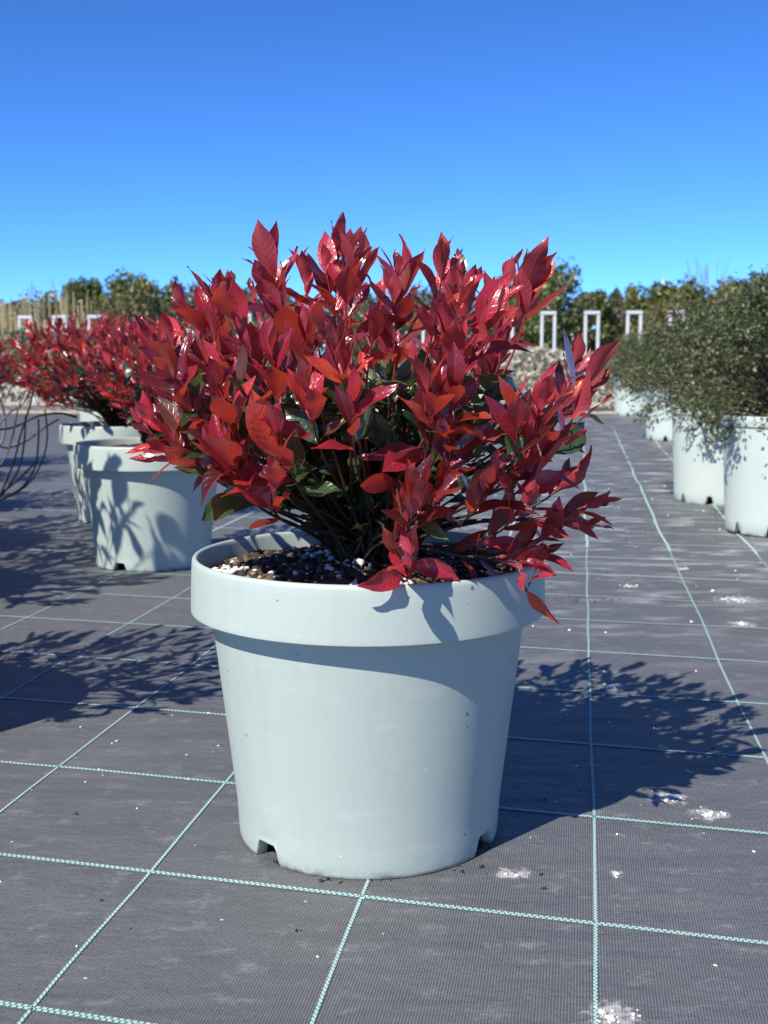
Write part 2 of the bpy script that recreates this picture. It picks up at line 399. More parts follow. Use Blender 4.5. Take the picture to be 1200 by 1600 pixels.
def chips(name, centers, sizes, mat_, parent=None, flat=.7, kind='stuff'):
    """small lumps, each a distorted octahedron-like stone"""
    ico = [(0, 0, 1), (.89, 0, .45), (.28, .85, .45), (-.72, .53, .45), (-.72, -.53, .45), (.28, -.85, .45),
           (.72, .53, -.45), (-.28, .85, -.45), (-.89, 0, -.45), (-.28, -.85, -.45), (.72, -.53, -.45), (0, 0, -1)]
    fc = [(0, 1, 2), (0, 2, 3), (0, 3, 4), (0, 4, 5), (0, 5, 1), (1, 6, 2), (2, 7, 3), (3, 8, 4), (4, 9, 5), (5, 10, 1),
          (6, 7, 2), (7, 8, 3), (8, 9, 4), (9, 10, 5), (10, 6, 1), (11, 7, 6), (11, 8, 7), (11, 9, 8), (11, 10, 9), (11, 6, 10)]
    ico = np.array(ico); fc = np.array(fc); V, Fq = [], []
    for k, (c, s) in enumerate(zip(centers, sizes)):
        v = ico * (1 + (np.random.rand(12, 1) - .5) * .7) * s * np.array([1 + random.random() * .8, .7 + random.random() * .5, flat])
        a = random.random() * 6.28; t = (random.random() - .5) * 1.2
        rot = np.array(Matrix.Rotation(a, 3, 'Z') @ Matrix.Rotation(t, 3, 'X'))
        V.append(v @ rot.T + np.array(c)); Fq.append(fc + 12 * k)
    return link(name, mesh_np(name, np.concatenate(V), np.concatenate(Fq), [mat_]), parent, kind=kind)

# white crumbs spilled on the fabric, brown bits round the pot foot
cs, ss = [], []
for (x, y), rr in spills:
    for _ in range(int(600 * rr) + 4 if (x, y) not in (gnd(800, 1365), gnd(960, 1365)) else 4):
        a, d = random.random() * 6.28, rr * abs(random.gauss(0, .38))
        px_, py_ = x + d * math.cos(a), y + d * math.sin(a)
        s_ = .001 + .0024 * random.random() ** 2.5
        cs.append((px_, py_, hz(px_, py_) + s_ * .5)); ss.append(s_)
for _ in range(160):
    px_, py_ = random.uniform(.15, 1.6), random.uniform(1.9, 6)
    s_ = .0018 + .0035 * random.random() ** 3; cs.append((px_, py_, hz(px_, py_) + s_ * .5)); ss.append(s_)
for _ in range(60):
    px_, py_ = random.uniform(-.7, .6), random.uniform(1.1, 2.0)
    s_ = .0010 + .0012 * random.random(); cs.append((px_, py_, s_ * .5)); ss.append(s_)
o = chips('white_crumbs', cs, ss, M['perlite']); o['label'] = 'scattered white lime crumbs lying on the dark ground fabric'; o['category'] = 'crumbs'
cs, ss = [], []
for q, k, sp_ in ((gnd(437, 1347), 9, .010), (gnd(515, 1378), 6, .008), (gnd(470, 1455), 2, .003), (gnd(118, 1272), 2, .003), (gnd(575, 1374), 8, .012), (gnd(700, 1358), 14, .03), (gnd(905, 938), 40, .05), (gnd(750, 1325), 8, .008)):
    for _ in range(k):
        px_, py_ = q[0] + random.gauss(0, sp_), q[1] + random.gauss(0, sp_ * .5)
        s_ = .0010 + .0020 * random.random() ** 2; cs.append((px_, py_, s_ * .6)); ss.append(s_)
for _ in range(40):
    px_, py_ = random.uniform(-.7, .7), random.uniform(1.15, 2.4); s_ = .001 + .0014 * random.random(); cs.append((px_, py_, s_ * .5)); ss.append(s_)
o = chips('brown_crumbs', cs, ss, M['debris'], flat=.5); o['label'] = 'brown soil and leaf crumbs lying on the fabric round the pot foot'; o['category'] = 'crumbs'

# ------------------------------------------------------------------ pots
def lathe(profile, seg):
    """profile: list of (r, z) or functions of angle -> (r, z)"""
    V = []
    for p in profile:
        for k in range(seg):
            a = 2 * math.pi * k / seg; r_, z_ = p(a) if callable(p) else p
            V.append((r_ * math.cos(a), r_ * math.sin(a), z_))
    ii = np.arange(seg); jj = (ii + 1) % seg
    Fq = np.concatenate([np.stack([k * seg + ii, k * seg + jj, (k + 1) * seg + jj, (k + 1) * seg + ii], 1) for k in range(len(profile) - 1)])
    return V, Fq
NOTCH = [R(-90 - 47), R(-90 + 60), R(-90 + 125), R(-90 + 180), R(-90 - 105)]
def notch(a, half=.095, edge=.045):
    best = 0
    for c in NOTCH:
        d = abs((a - c + math.pi) % (2 * math.pi) - math.pi)
        best = max(best, min(max((half + edge - d) / edge, 0), 1))
    return best
def rim_pot_meshes(seg=300):
    f0 = lambda a: (.1650 + .002 * notch(a), .0235 * notch(a))
    f1 = lambda a: (.1668 + .0015 * notch(a), .0018 + .0235 * notch(a))
    body = [(.02, .024), (.151, .027), lambda a: (.152, .0005 + .0232 * notch(a)), lambda a: (.157, 0.0 + .0232 * notch(a)), f0, f1,
            lambda a: (.1675, max(.006, .027 * notch(a))), (.1690, .033), (.1702, .050), (.1772, .11), (.1843, .17), (.1915, .23), (.1985, .289), (.1996, .298)]
    rim = [(.1996, .2985), (.2150, .2950), (.2222, .2938), (.2232, .2937), (.2238, .2942), (.2239, .2952), (.2238, .3000), (.2231, .325), (.2222, .347), (.2217, .3555), (.2210, .3588), (.2195, .3608),
           (.2175, .3615), (.2155, .3608), (.2142, .3588), (.2135, .3555), (.2095, .330), (.2045, .30)]
    V, Fq = lathe(body, seg); a = mesh_np('pot_body', V, Fq, [M['pot']], smooth=True)
    V, Fq = lathe(rim, seg); b_ = mesh_np('pot_rim', V, Fq, [M['pot']], smooth=True)
    return a, b_
POT_BODY, POT_RIM = rim_pot_meshes()
def tall_pot_mesh(seg=144):
    def nb(a):
        d = min(abs((a - R(-125 + 36 * k) + math.pi) % (2 * math.pi) - math.pi) for k in range(10)); return min(max((.065 - d) / .012, 0), 1)
    body = [(.02, .05), (.205, .05), lambda a: (.207, .001 + .036 * nb(a)), lambda a: (.2215, .036 * nb(a)), lambda a: (.2245, .004 + .034 * nb(a)), (.2262, .045), (.2275, .08), (.2330, .18), (.2395, .30), (.2428, .372)]
    rim = [(.2428, .372), (.2482, .3735), (.2495, .376), (.2500, .404), (.2490, .4085), (.2460, .4105), (.2420, .4095), (.2395, .404), (.2370, .36)]
    V, Fq = lathe(body, seg); a = mesh_np('tall_pot_body', V, Fq, [M['pot_white']], smooth=True)
    V, Fq = lathe(rim, seg); b_ = mesh_np('tall_pot_rim', V, Fq, [M['pot_white']], smooth=True)
    return a, b_
TALL_BODY, TALL_RIM = tall_pot_mesh()
def soil_mesh(r0=.207, z0=.334, bulge=.018, seed=0):
    V, Fq = [(0, 0, z0 + bulge)], []
    K, S = 14, 48
    for i in range(1, K + 1):
        rr = r0 * i / K
        for k in range(S):
            a = 2 * math.pi * k / S; x, y = rr * math.cos(a), rr * math.sin(a)
            z = z0 + bulge * (1 - (rr / r0) ** 2) + .006 * noise.noise(Vector((x * 22, y * 22, seed))) + .004 * noise.noise(Vector((x * 60, y * 60, seed)))
            V.append((x, y, z))
    for k in range(S): Fq.append((0, 1 + k, 1 + (k + 1) % S, 1 + (k + 1) % S))
    Fq = [(0, 1 + k, 1 + (k + 1) % S) for k in range(S)]
    for i in range(K - 1):
        for k in range(S):
            a, b_ = 1 + i * S + k, 1 + i * S + (k + 1) % S; Fq.append((a, a + S, b_ + S, b_))
    return mesh_np('soil', V, Fq, [M['soil']], smooth=True)
SOIL = soil_mesh()

# ------------------------------------------------------------------ leaves of the red shrub
def leaf_mesh(k, name, m, broad=1.0, serr=.014):
    rnd = random.Random(100 + k)
    seg = 14; cols = 5
    fold = rnd.uniform(.05, .5); rec = rnd.uniform(-.12, .45); twist = rnd.uniform(-.55, .55); wav = rnd.uniform(.0, .09); peak = rnd.uniform(.82, 1.08); ph = rnd.random() * 6
    wm = rnd.uniform(.155, .20) * broad; side = rnd.uniform(-.09, .09)
    V, uv = [], []
    for i in range(seg + 1):
        t = i / seg
        pet = .07
        if t < .001: w = .012
        else:
            q = (t - pet) / (1 - pet) if t > pet else 0
            w = math.sin(math.pi * min(q, 1) ** peak) ** .82
            e = min(max((q - .72) / .28, 0), 1); w *= 1 - .42 * e * e * (3 - 2 * e) * (1 - .2 * e)
            w = max(w * wm, .012 if t < .5 else .001)
            if 1 < i < seg: w *= 1 + (serr if i % 2 else -serr)
        z0 = -rec * (t ** 2) * .8 + .03 * math.sin(t * 5 + ph)
        xo = side * math.sin(t * math.pi)
        tw = twist * t
        for c in range(cols):
            u = (c - 2) / 2
            x = u * w; z = abs(u) ** .8 * w * fold + wav * math.sin(t * 11 + ph + u) * abs(u) * .5
            X = x * math.cos(tw) - z * math.sin(tw); Z = x * math.sin(tw) + z * math.cos(tw)
            V.append((X + xo, t - .04 * rec * t, z0 + Z)); uv.append((u * .5 + .5, t))
    Fq = []
    for i in range(seg):
        for c in range(cols - 1):
            a = i * cols + c; Fq.append((a, a + 1, a + cols + 1, a + cols))
    Fq = np.array(Fq)
    return mesh_np(name, V, Fq, [m], uv=uv, smooth=True), np.array(V), Fq, np.array(uv)
NV = 20
LEAF = {'red': [leaf_mesh(k, 'red_leaf', M['red']) for k in range(NV)],
        'green': [leaf_mesh(k + 50, 'green_leaf', M['green'], 1.25, .015) for k in range(6)]}

def frame(d, nrm):
    y = d.normalized(); z = (nrm - y * nrm.dot(y))
    if z.length < 1e-5: z = y.orthogonal()
    z.normalize(); x = y.cross(z)
    return Matrix((x, y, z)).transposed()
def along(pts, d):
    """point and direction on a polyline, d metres back from its end"""
    for i in range(len(pts) - 1, 0, -1):
        l = (pts[i] - pts[i - 1]).length
        if d <= l or i == 1: return pts[i].lerp(pts[i - 1], min(d / max(l, 1e-6), 1)), (pts[i] - pts[i - 1]).normalized()
        d -= l
def shoot(rnd, pts, leaves, n=9, ln=.085, scale=1.0, kind='red', spread=1.0, up=.28, nogreen=False):
    """leaves round the last ln metres of a stem that ends at tip, pointing along T"""
    ph = rnd.random() * 6.28
    for i in range(n):
        f = i / max(n - 1, 1)                                # 0 at the apex, 1 at the oldest leaf
        p, T = along(pts, ln * f ** 1.15); A = (Vector((.31, .52, .79)).cross(T)).normalized(); B = T.cross(A)
        al = R(8 + 50 * f) * spread * rnd.uniform(.6, 1.35)
        a = ph + i * 2.39996 + rnd.uniform(-.25, .25)
        rad = A * math.cos(a) + B * math.sin(a)
        d = T * math.cos(al) + rad * math.sin(al) + Vector((0, 0, up * rnd.uniform(.2, 1.3)))
        nrm = (T * math.sin(al) - rad * math.cos(al)).normalized()
        nrm = nrm + Vector((rnd.uniform(-.3, .3), rnd.uniform(-.3, .3), rnd.uniform(-.1, .4)))
        L = scale * rnd.uniform(.62, 1.18) * (.045 + .028 * math.sin(min(f * 1.5, 1) * math.pi / 2))
        kd = kind
        if f > .7 and .43 < p.z < .57 and rnd.random() < .4: kd = 'green'
        wsc = rnd.uniform(.82, 1.12)
        L *= .82 if kd == 'green' else 1
        var = rnd.randrange(len(LEAF[kd]))
        m3 = frame(d, nrm)
        mm = Matrix.Translation(p) @ m3.to_4x4() @ Matrix.Diagonal((L * wsc, L, L, 1))
        leaves.append((mm, kd, var))

def photinia(seed, keys=(), nout=110, ninner=40, axes=(.33, .33, .205), cz=.565, down=.14, scale=1.0, expo=2.6, centre=(0, 0), skip=None):
    """leaves and stems of one shrub in the pot's own coordinates"""
    rnd = random.Random(seed); leaves, stems = [], []
    def stem_to(tip, T, thick=.0027):
        a = rnd.random() * 6.28; rr = rnd.uniform(.004, .035)
        p0 = Vector((rr * math.cos(a), rr * math.sin(a), .325))
        ln = (tip - p0).length
        p1 = p0 + Vector((tip.x * .25, tip.y * .25, ln * .35)); p2 = tip - T.normalized() * ln * (.38 if T.z > -.3 else .68)
        pts = bez(p0, p1, p2, tip, 16)
        for i, q in enumerate(pts):                          # bend over the rim instead of through it
            r_ = math.hypot(q.x, q.y)
            if .10 < r_ < .255: q.z = max(q.z, .352 + .028 * min((r_ - .10) / .09, 1))
        stems.append((pts, [thick * (1.25 - .95 * i / 15) for i in range(16)]))
        return pts
    for tip, T, n_, sc, ln, spread, up in keys:
        pts = stem_to(tip, T); shoot(rnd, pts, leaves, n_ + 1, ln, sc, 'red', spread, up)
    placed = [k[0] for k in keys]
    tries = 0; cnt = 0
    while cnt < nout and tries < 6000:
        tries += 1
        z = rnd.uniform(-.75, 1); a = rnd.random() * 6.28
        rr = math.sqrt(max(0, 1 - z * z)); d = Vector((rr * math.cos(a), rr * math.sin(a), z))
        s = (abs(d.x) ** expo + abs(d.y) ** expo + abs(d.z) ** expo) ** (-1 / expo)
        s *= rnd.uniform(.80, 1.0)
        ax = Vector((axes[0], axes[1], axes[2] if z > 0 else down))
        tip = Vector((d.x * s * ax.x + centre[0], d.y * s * ax.y + centre[1], cz + d.z * s * ax.z))
        if any((tip - q).length < .055 for q in placed): continue
        if skip and skip(tip): continue
        placed.append(tip); cnt += 1
        T = Vector((d.x * .75, d.y * .75, .55 + max(d.z, -.3) * .8))
        T += Vector((rnd.uniform(-.25, .25), rnd.uniform(-.25, .25), 0))
        pts = stem_to(tip, T); shoot(rnd, pts, leaves, rnd.randint(6, 9), rnd.uniform(.08, .13), scale * rnd.uniform(.75, 1.12), 'red', rnd.uniform(.8, 1.1))
    for _ in range(ninner):
        z = rnd.uniform(-.9, .15); a = rnd.random() * 6.28; rr = math.sqrt(1 - z * z) * rnd.uniform(.25, .70)
        tip = Vector((rr * axes[0] * math.cos(a) + centre[0] * .5, rr * axes[1] * math.sin(a) + centre[1] * .5, cz + z * (axes[2] if z > 0 else .17) * .95))
        if tip.z < .385: continue
        T = Vector((math.cos(a), math.sin(a), rnd.uniform(-.1, .7)))
        pts = stem_to(tip, T, .0024); shoot(rnd, pts, leaves, 8, .10, scale * .95, 'green', 1.25, .05)
    return leaves, stems

# --- the shrub in front: shoots read off the photograph, put at their own depth, the rest grown
MAIN = Vector((-.02, 1.485, 0))
def key(px, py, Y, lean=(0, 0), n_=9, sc=1.0, ln=.08, spread=1.0, up=.25, tz=1.0):
    T = Vector((lean[0], lean[1], tz)).normalized(); Y = MAIN.y + (Y - 1.705) * .78
    apex = atd(px, py, Y) - MAIN
    return (apex - T * .046 * sc, T, n_, sc * .90, ln, spread, up)
keys = [
    key(425, 338, 1.58, (-.02, -.05), 6, 1.25, .07, .65), key(382, 412, 1.56, (-.75, -.1), 5, 1.2, .06, .8),
    key(530, 331, 1.70, (.05, 0), 8, 1.0), key(563, 352, 1.60, (.12, -.1), 8, 1.1), key(497, 362, 1.66, (-.2, 0), 8, 1.05), key(462, 374, 1.74, (-.2, .1), 7, 1.0),
    key(340, 408, 1.62, (.08, 0), 9, 1.15, .09), key(320, 424, 1.68, (-.1, 0), 7, 1.0), key(256, 438, 1.64, (-.75, 0), 6, 1.05),
    key(645, 364, 1.66, (.2, 0), 8, 1.0), key(615, 400, 1.56, (-.05, -.2), 9, 1.05), key(712, 375, 1.68, (-.12, 0), 8, 1.15), key(748, 405, 1.62, (.4, 0), 7, 1.0),
    key(832, 374, 1.62, (.05, -.05), 5, 1.2, .05, .6), key(868, 412, 1.62, (.85, 0), 3, .9, .03, .5), key(780, 452, 1.50, (.02, -.3), 8, 1.2), key(690, 455, 1.50, (-.1, -.3), 8, 1.1),
    key(520, 482, 1.42, (-.15, -.45), 8, 1.1), key(468, 535, 1.38, (-.1, -.5), 8, 1.25), key(655, 545, 1.37, (-.2, -.5), 8, 1.2), key(598, 445, 1.46, (.2, -.3), 8, 1.1),
    key(375, 480, 1.50, (-.2, -.2), 8, 1.1), key(300, 500, 1.55, (-.3, -.1), 8, 1.1), key(240, 545, 1.60, (-.6, 0), 8, 1.1), key(205, 608, 1.56, (-.7, -.1), 8, 1.2), key(228, 640, 1.50, (-.8, -.3), 7, 1.3),
    key(188, 690, 1.55, (-1, -.1), 6, .95, .10, .8, .0, .12), key(196, 716, 1.57, (-1, 0), 4, .95, .09, .7, 0, .05), key(262, 735, 1.56, (-1, .1), 4, .75, .10, .8, .0, -.15),
    key(905, 505, 1.66, (.1, 0), 7, .95), key(978, 520, 1.58, (.7, -.1), 5, 1.25, .06, .7), key(925, 580, 1.50, (.35, -.2), 7, 1.2), key(855, 570, 1.42, (.1, -.4), 8, 1.2), key(800, 590, 1.40, (-.15, -.4), 7, 1.25),
    key(875, 640, 1.46, (.3, -.3), 8, 1.1), key(930, 700, 1.60, (.8, 0), 7, .9), key(985, 762, 1.62, (1, 0), 6, .85, .09, .9, 0, .45), key(968, 822, 1.64, (1, 0), 6, .85, .09, .9, 0, -.05),
    key(915, 770, 1.58, (.8, -.1), 8, .9), key(880, 820, 1.52, (.7, -.3), 7, .95), key(872, 872, 1.46, (.7, -.35), 6, .9, .10, .8, 0, .12),
    key(850, 850, 1.44, (.25, -.3), 5, .9), key(655, 705, 1.34, (.05, -.55), 8, 1.15, .10, .85), key(590, 808, 1.35, (-.5, -.5), 5, .95), key(640, 895, 1.36, (.1, -.5), 5, .95, .10, .8, -.1, -.7),
    key(720, 700, 1.36, (.5, -.5), 6, 1.1), key(335, 560, 1.42, (-.15, -.4), 9, 1.15), key(345, 640, 1.40, (-.1, -.5), 9, 1.2), key(410, 610, 1.37, (-.25, -.5), 8, 1.25), key(305, 665, 1.44, (-.6, -.4), 8, 1.1),
    key(440, 695, 1.38, (.3, -.6), 7, 1.0), key(560, 560, 1.36, (.1, -.5), 8, 1.1), key(730, 545, 1.38, (.2, -.5), 8, 1.15),
    key(700, 620, 1.38, (-.1, -.6), 8, 1.1), key(780, 690, 1.40, (.2, -.5), 7, 1.1), key(840, 740, 1.44, (.4, -.5), 7, 1.0),
    key(185, 620, 1.72, (-.9, .1), 6, 1.0), key(330, 480, 1.9, (-.2, .2), 9, 1.0), key(620, 372, 1.86, (0, .2), 9, 1.0), key(770, 420, 1.85, (.2, .2), 9, 1.0),
    key(265, 590, 1.46, (-.5, -.4), 8, 1.1), key(470, 450, 1.5, (-.1, -.2), 8, 1.1), key(430, 480, 1.45, (.1, -.3), 7, 1.1), key(730, 470, 1.44, (.15, -.35), 8, 1.1),
]
ml, ms = photinia(11, keys, nout=50, ninner=125, axes=(.28, .31, .175), cz=.560, down=.09, scale=.96, centre=(0, .02),
                  skip=lambda t: (t.y < 0 and t.z < .54 and abs(t.x) < .25) or (t.x > .20 and t.z > .60))
l2, s2 = photinia(23, nout=90, ninner=30, axes=(.25, .27, .16), cz=.545, down=.11, scale=.9, centre=(.08, .05))
l3, s3 = photinia(37, nout=150, ninner=26, axes=(.35, .33, .175), cz=.588, down=.17, scale=.85, centre=(-.02, .06))
l4, s4 = photinia(41, nout=85, ninner=25, axes=(.36, .34, .19), cz=.57, down=.14)

# --- which leaves show largest from the photograph's position
plants = [dict(name='front', loc=MAIN, rz=0.0, leaves=ml, stems=ms, n=300),
          dict(name='second', loc=Vector((-.69, 3.50, 0)), rz=.4, leaves=l2, stems=s2, n=300),
          dict(name='third', loc=Vector((-1.0, 4.49, 0)), rz=1.9, leaves=l3, stems=s3, n=300),
          dict(name='left_edge', loc=Vector((-2.40, 6.6, 0)), rz=.9, leaves=l4, stems=s4, n=0)]
V, Fq, own = [], [], []; off = 0
for pi, P in enumerate(plants):
    P['mw'] = Matrix.Translation(P['loc']) @ Matrix.Rotation(P['rz'], 4, 'Z')
    for li, (mm, kd, var) in enumerate(P['leaves']):
        _, lv, lf, _ = LEAF[kd][var]; a = np.array(P['mw'] @ mm)
        V.append(lv @ a[:3, :3].T + a[:3, 3]); Fq.append(lf + off); own += [(pi, li)] * len(lf); off += len(lv)
bvh = BVHTree.FromPolygons(np.concatenate(V).tolist(), np.concatenate(Fq).tolist())
hits = {}
orig = Vector((0, 0, CAMH))
for py in range(322, 980, 3):
    for px in range(0, 1000, 3):
        d = atd(px, py, 1.0) - orig
        r_ = bvh.ray_cast(orig, d.normalized(), 9)
        if r_[2] is not None: hits[own[r_[2]]] = hits.get(own[r_[2]], 0) + 1

def build_photinia(root, P, stem_objs=False):
    pi = plants.index(P)
    rank = sorted((k for k in hits if k[0] == pi), key=lambda k: -hits[k])
    single = set(k[1] for k in rank[:P['n']])
    V, Fq, uv, mi = [], [], [], []; off = 0
    for li, (mm, kd, var) in enumerate(P['leaves']):
        me, lv, lf, lu = LEAF[kd][var]
        if li in single:
            o = link('leaf', me, root); o.matrix_local = mm
        else:
            a = np.array(mm); V.append(lv @ a[:3, :3].T + a[:3, 3]); Fq.append(lf + off); uv.append(lu); mi.append(np.full(len(lf), 0 if kd == 'red' else 1)); off += len(lv)
    if V:
        me = mesh_np('foliage', np.concatenate(V), np.concatenate(Fq), [M['red'], M['green']], np.concatenate(mi), np.concatenate(uv), True)
        P['foliage_me'] = me
        link('foliage', me, root, kind='stuff')
    if stem_objs:
        for s in P['stems']: link('stem', tubes_mesh('stem', [s], M['stem'], 6), root)
    else:
        P['stem_me'] = tubes_mesh('stems', P['stems'], M['stem'], 5); link('stems', P['stem_me'], root)

root = thing('potted_red_shrub', MAIN, 'large potted shrub with glossy crimson leaves in pale blue-grey rimmed pot, nearest in front', 'potted shrub', 'red-leaved shrubs in rimmed pots')
link('rim', POT_RIM, link('pot', POT_BODY, root))
sl = link('soil', SOIL, root)
rnd = random.Random(8)
cs, ss = [], []
for _ in range(5200):
    a, d = rnd.random() * 6.28, .198 * math.sqrt(rnd.random()); x, y = d * math.cos(a), d * math.sin(a)
    z = .334 + .018 * (1 - (d / .207) ** 2) + .006 * noise.noise(Vector((x * 22, y * 22, 0)))
    s_ = .0014 + .0048 * rnd.random() ** 3; cs.append((x, y, z + s_ * .35)); ss.append(s_)
o = chips('soil_clods', cs, ss, M['clod'], sl, .8)
cs, ss = [], []
for _ in range(130):
    a, d = rnd.random() * 6.28, .195 * math.sqrt(rnd.random()); x, y = d * math.cos(a), d * math.sin(a)
    z = .336 + .018 * (1 - (d / .207) ** 2); s_ = .0014 + .0036 * rnd.random() ** 2; cs.append((x, y, z + s_ * .6)); ss.append(s_)
for cx, cy, k in ((-.175, -.04, 26), (-.01, -.05, 22), (-.05, .02, 20), (.04, -.14, 14), (-.02, -.17, 14)):
    for _ in range(k):
        x, y = cx + rnd.gauss(0, .012), cy + rnd.gauss(0, .008); d = math.hypot(x, y)
        if d > .2: continue
        s_ = .0018 + .0034 * rnd.random(); cs.append((x, y, .338 + .018 * (1 - (d / .207) ** 2) + s_ * .6)); ss.append(s_)
chips('perlite_bits', cs, ss, M['perlite'], sl, .8)
trunk = [([Vector((0, 0, .32)), Vector((.004, .002, .36)), Vector((.0, .006, .42)), Vector((-.01, 0, .50))], [.016, .014, .011, .006]),
         ([Vector((.01, 0, .33)), Vector((.04, .01, .40)), Vector((.08, .0, .50))], [.011, .009, .005]),
         ([Vector((-.01, -.01, .33)), Vector((-.05, -.02, .40)), Vector((-.10, -.02, .49))], [.011, .009, .005])]
link('trunk', tubes_mesh('trunk', trunk, M['bark'], 8), root)
build_photinia(root, plants[0], True)

def back_photinia(P, label):
    r_ = thing('potted_red_shrub', P['loc'], label, 'potted shrub', 'red-leaved shrubs in rimmed pots', P['rz'])
    link('rim', POT_RIM, link('pot', POT_BODY, r_)); link('soil', SOIL, r_); build_photinia(r_, P); return r_
back_photinia(plants[1], 'red-leaved shrub in rimmed pot with leaf shadows on it, just left behind the front pot')
back_photinia(plants[2], 'red-leaved shrub in shaded rimmed pot, second behind the front pot on the left')
# a whole shrub as shared meshes, for those that stand farther off or beside the frame
allV = dict(name='whole', loc=Vector((0, 0, 0)), rz=0, leaves=l4, stems=s4, n=0)
edge = back_photinia(plants[3], 'red-leaved potted shrub cut by the left edge, behind the black tubing')
def copy_shrub(loc, rz, sc, label, src=plants[3]):
    r_ = thing('potted_red_shrub', loc, label, 'potted shrub', 'red-leaved shrubs in rimmed pots', rz)
    r_.scale = (sc, sc, sc); link('rim', POT_RIM, link('pot', POT_BODY, r_))
    for nm, me, kd in (('soil', SOIL, None), ('stems', src['stem_me'], None), ('foliage', src['foliage_me'], 'stuff')):
        link(nm, me, r_, kind=kd)
    return r_
copy_shrub((-1.22, 5.65, 0), 4.0, 1.0, 'red-leaved potted shrub hidden mostly behind the second row on the left')
for k, (x, y, rz, sc) in enumerate([(-.98, 1.78, .3, 1.0), (-1.60, 2.68, 1.3, 1.5), (-1.62, 3.62, 2.6, 1.1), (-1.95, 4.55, 3.9, 1.05), (-2.36, 5.6, 1.9, 1.0)]):
    copy_shrub((x, y, 0), rz, sc, ['red-leaved potted shrub standing left of the front pot, only its shadow in view', 'red-leaved potted shrub left of the second pot, only its shadow in view',
               'red-leaved potted shrub left of the third pot, only its shadow in view', 'red-leaved potted shrub far left, shadowing the ground by the black tubing', 'red-leaved potted shrub beyond the left edge behind the black tubing'][k])

# ------------------------------------------------------------------ small-leaved green shrubs on the right
def small_shrub(seed, nb=170, per=110, R0=.42, top=.40):
    rnd = random.Random(seed); tw, P, D = [], [], []
    for k in range(nb):
        a = rnd.random() * 6.28; el = rnd.uniform(-.62, 1.25)
        L = R0 * rnd.uniform(.75, 1.1); hr = math.cos(el) * L; hz_ = .42 + .06 + max(math.sin(el), -.55) * top * (1 if el > 0 else .75) * rnd.uniform(.8, 1.1)
        tip = Vector((hr * math.cos(a), hr * math.sin(a), hz_))
        p0 = Vector((.05 * math.cos(a), .05 * math.sin(a), .38)); p1 = Vector((hr * .35 * math.cos(a), hr * .35 * math.sin(a), .42 + (hz_ - .42) * .75 + .08)); p2 = tip * .75 + p1 * .25 + Vector((0, 0, .05))
        pts = bez(p0, p1, p2, tip, 8); tw.append((pts, [.003 * (1.2 - i / 8) for i in range(8)]))
        for i in range(per):
            t = 1 - rnd.random() ** 1.4 * .75; j = min(int(t * 7), 6); f = t * 7 - j
            p = pts[j].lerp(pts[j + 1], f); d = (pts[j + 1] - pts[j]).normalized()
            sd = Vector((rnd.gauss(0, 1), rnd.gauss(0, 1), rnd.gauss(.2, 1))); sd = (sd - d * sd.dot(d)).normalized()
            off_ = rnd.random() ** 2 * .05
            P.append(p + sd * off_ + d * rnd.uniform(-.01, .01)); D.append((sd * .8 + d * .7 + Vector((0, 0, .2))).normalized())
    base = np.array([(0, 0, 0), (.35, .45, .06), (0, 1, -.05), (-.35, .45, .06)])
    V = np.zeros((len(P), 4, 3))
    for i, (p, d) in enumerate(zip(P, D)):
        fr = np.array(frame(d, Vector((rnd.gauss(0, .6), rnd.gauss(0, .6), 1)))); s = rnd.uniform(.011, .019)
        V[i] = base * s @ fr.T + np.array(p)
    me = mesh_np('small_leaves', V.reshape(-1, 3), np.arange(len(P) * 4).reshape(-1, 4), [M['olive']])
    return me, tubes_mesh('twigs', tw, M['bark'], 4)
SG = [small_shrub(5), small_shrub(9, 170, 110, .46, .36)]
gl = [(1.445, 4.17, .2, 0, 1.0, 'dark green small-leaved shrub in smooth pale pot, nearest on the right edge'),
      (1.478, 5.06, 1.4, 1, 1.0, 'olive small-leaved shrub in smooth pale pot, second along the right row'),
      (1.90, 6.3, 2.0, 0, 1.0, 'small-leaved shrub in pale pot hidden behind the second right pot'),
      (2.20, 8.9, 3.0, 1, 1.0, 'small-leaved shrub in pale pot, third visible base along the right row'),
      (2.70, 12.7, 4.2, 0, 1.0, 'brownish small-leaved shrub in pale pot, farthest left of the right row'),
      (2.35, 6.6, 0.9, 1, 1.25, 'broad olive shrub behind the nearest right pot at the frame edge'),
      (3.0, 9.4, 2.7, 0, 1.2, 'tall olive potted shrub in the second line on the right')]
for x, y, rz, k, sc, lab in gl:
    r_ = thing('potted_green_shrub', (x, y, 0), lab, 'potted shrub', 'green shrubs in smooth pots along the right', rz); r_.scale = (sc,) * 3
    po = link('pot', TALL_BODY, r_); po.rotation_euler.z = -rz; link('rim', TALL_RIM, po); so = link('soil', SOIL, r_); so.location.z = .04; so.scale = (1.12, 1.12, 1)
    link('twigs', SG[k][1], r_); link('foliage', SG[k][0], r_, kind='stuff')

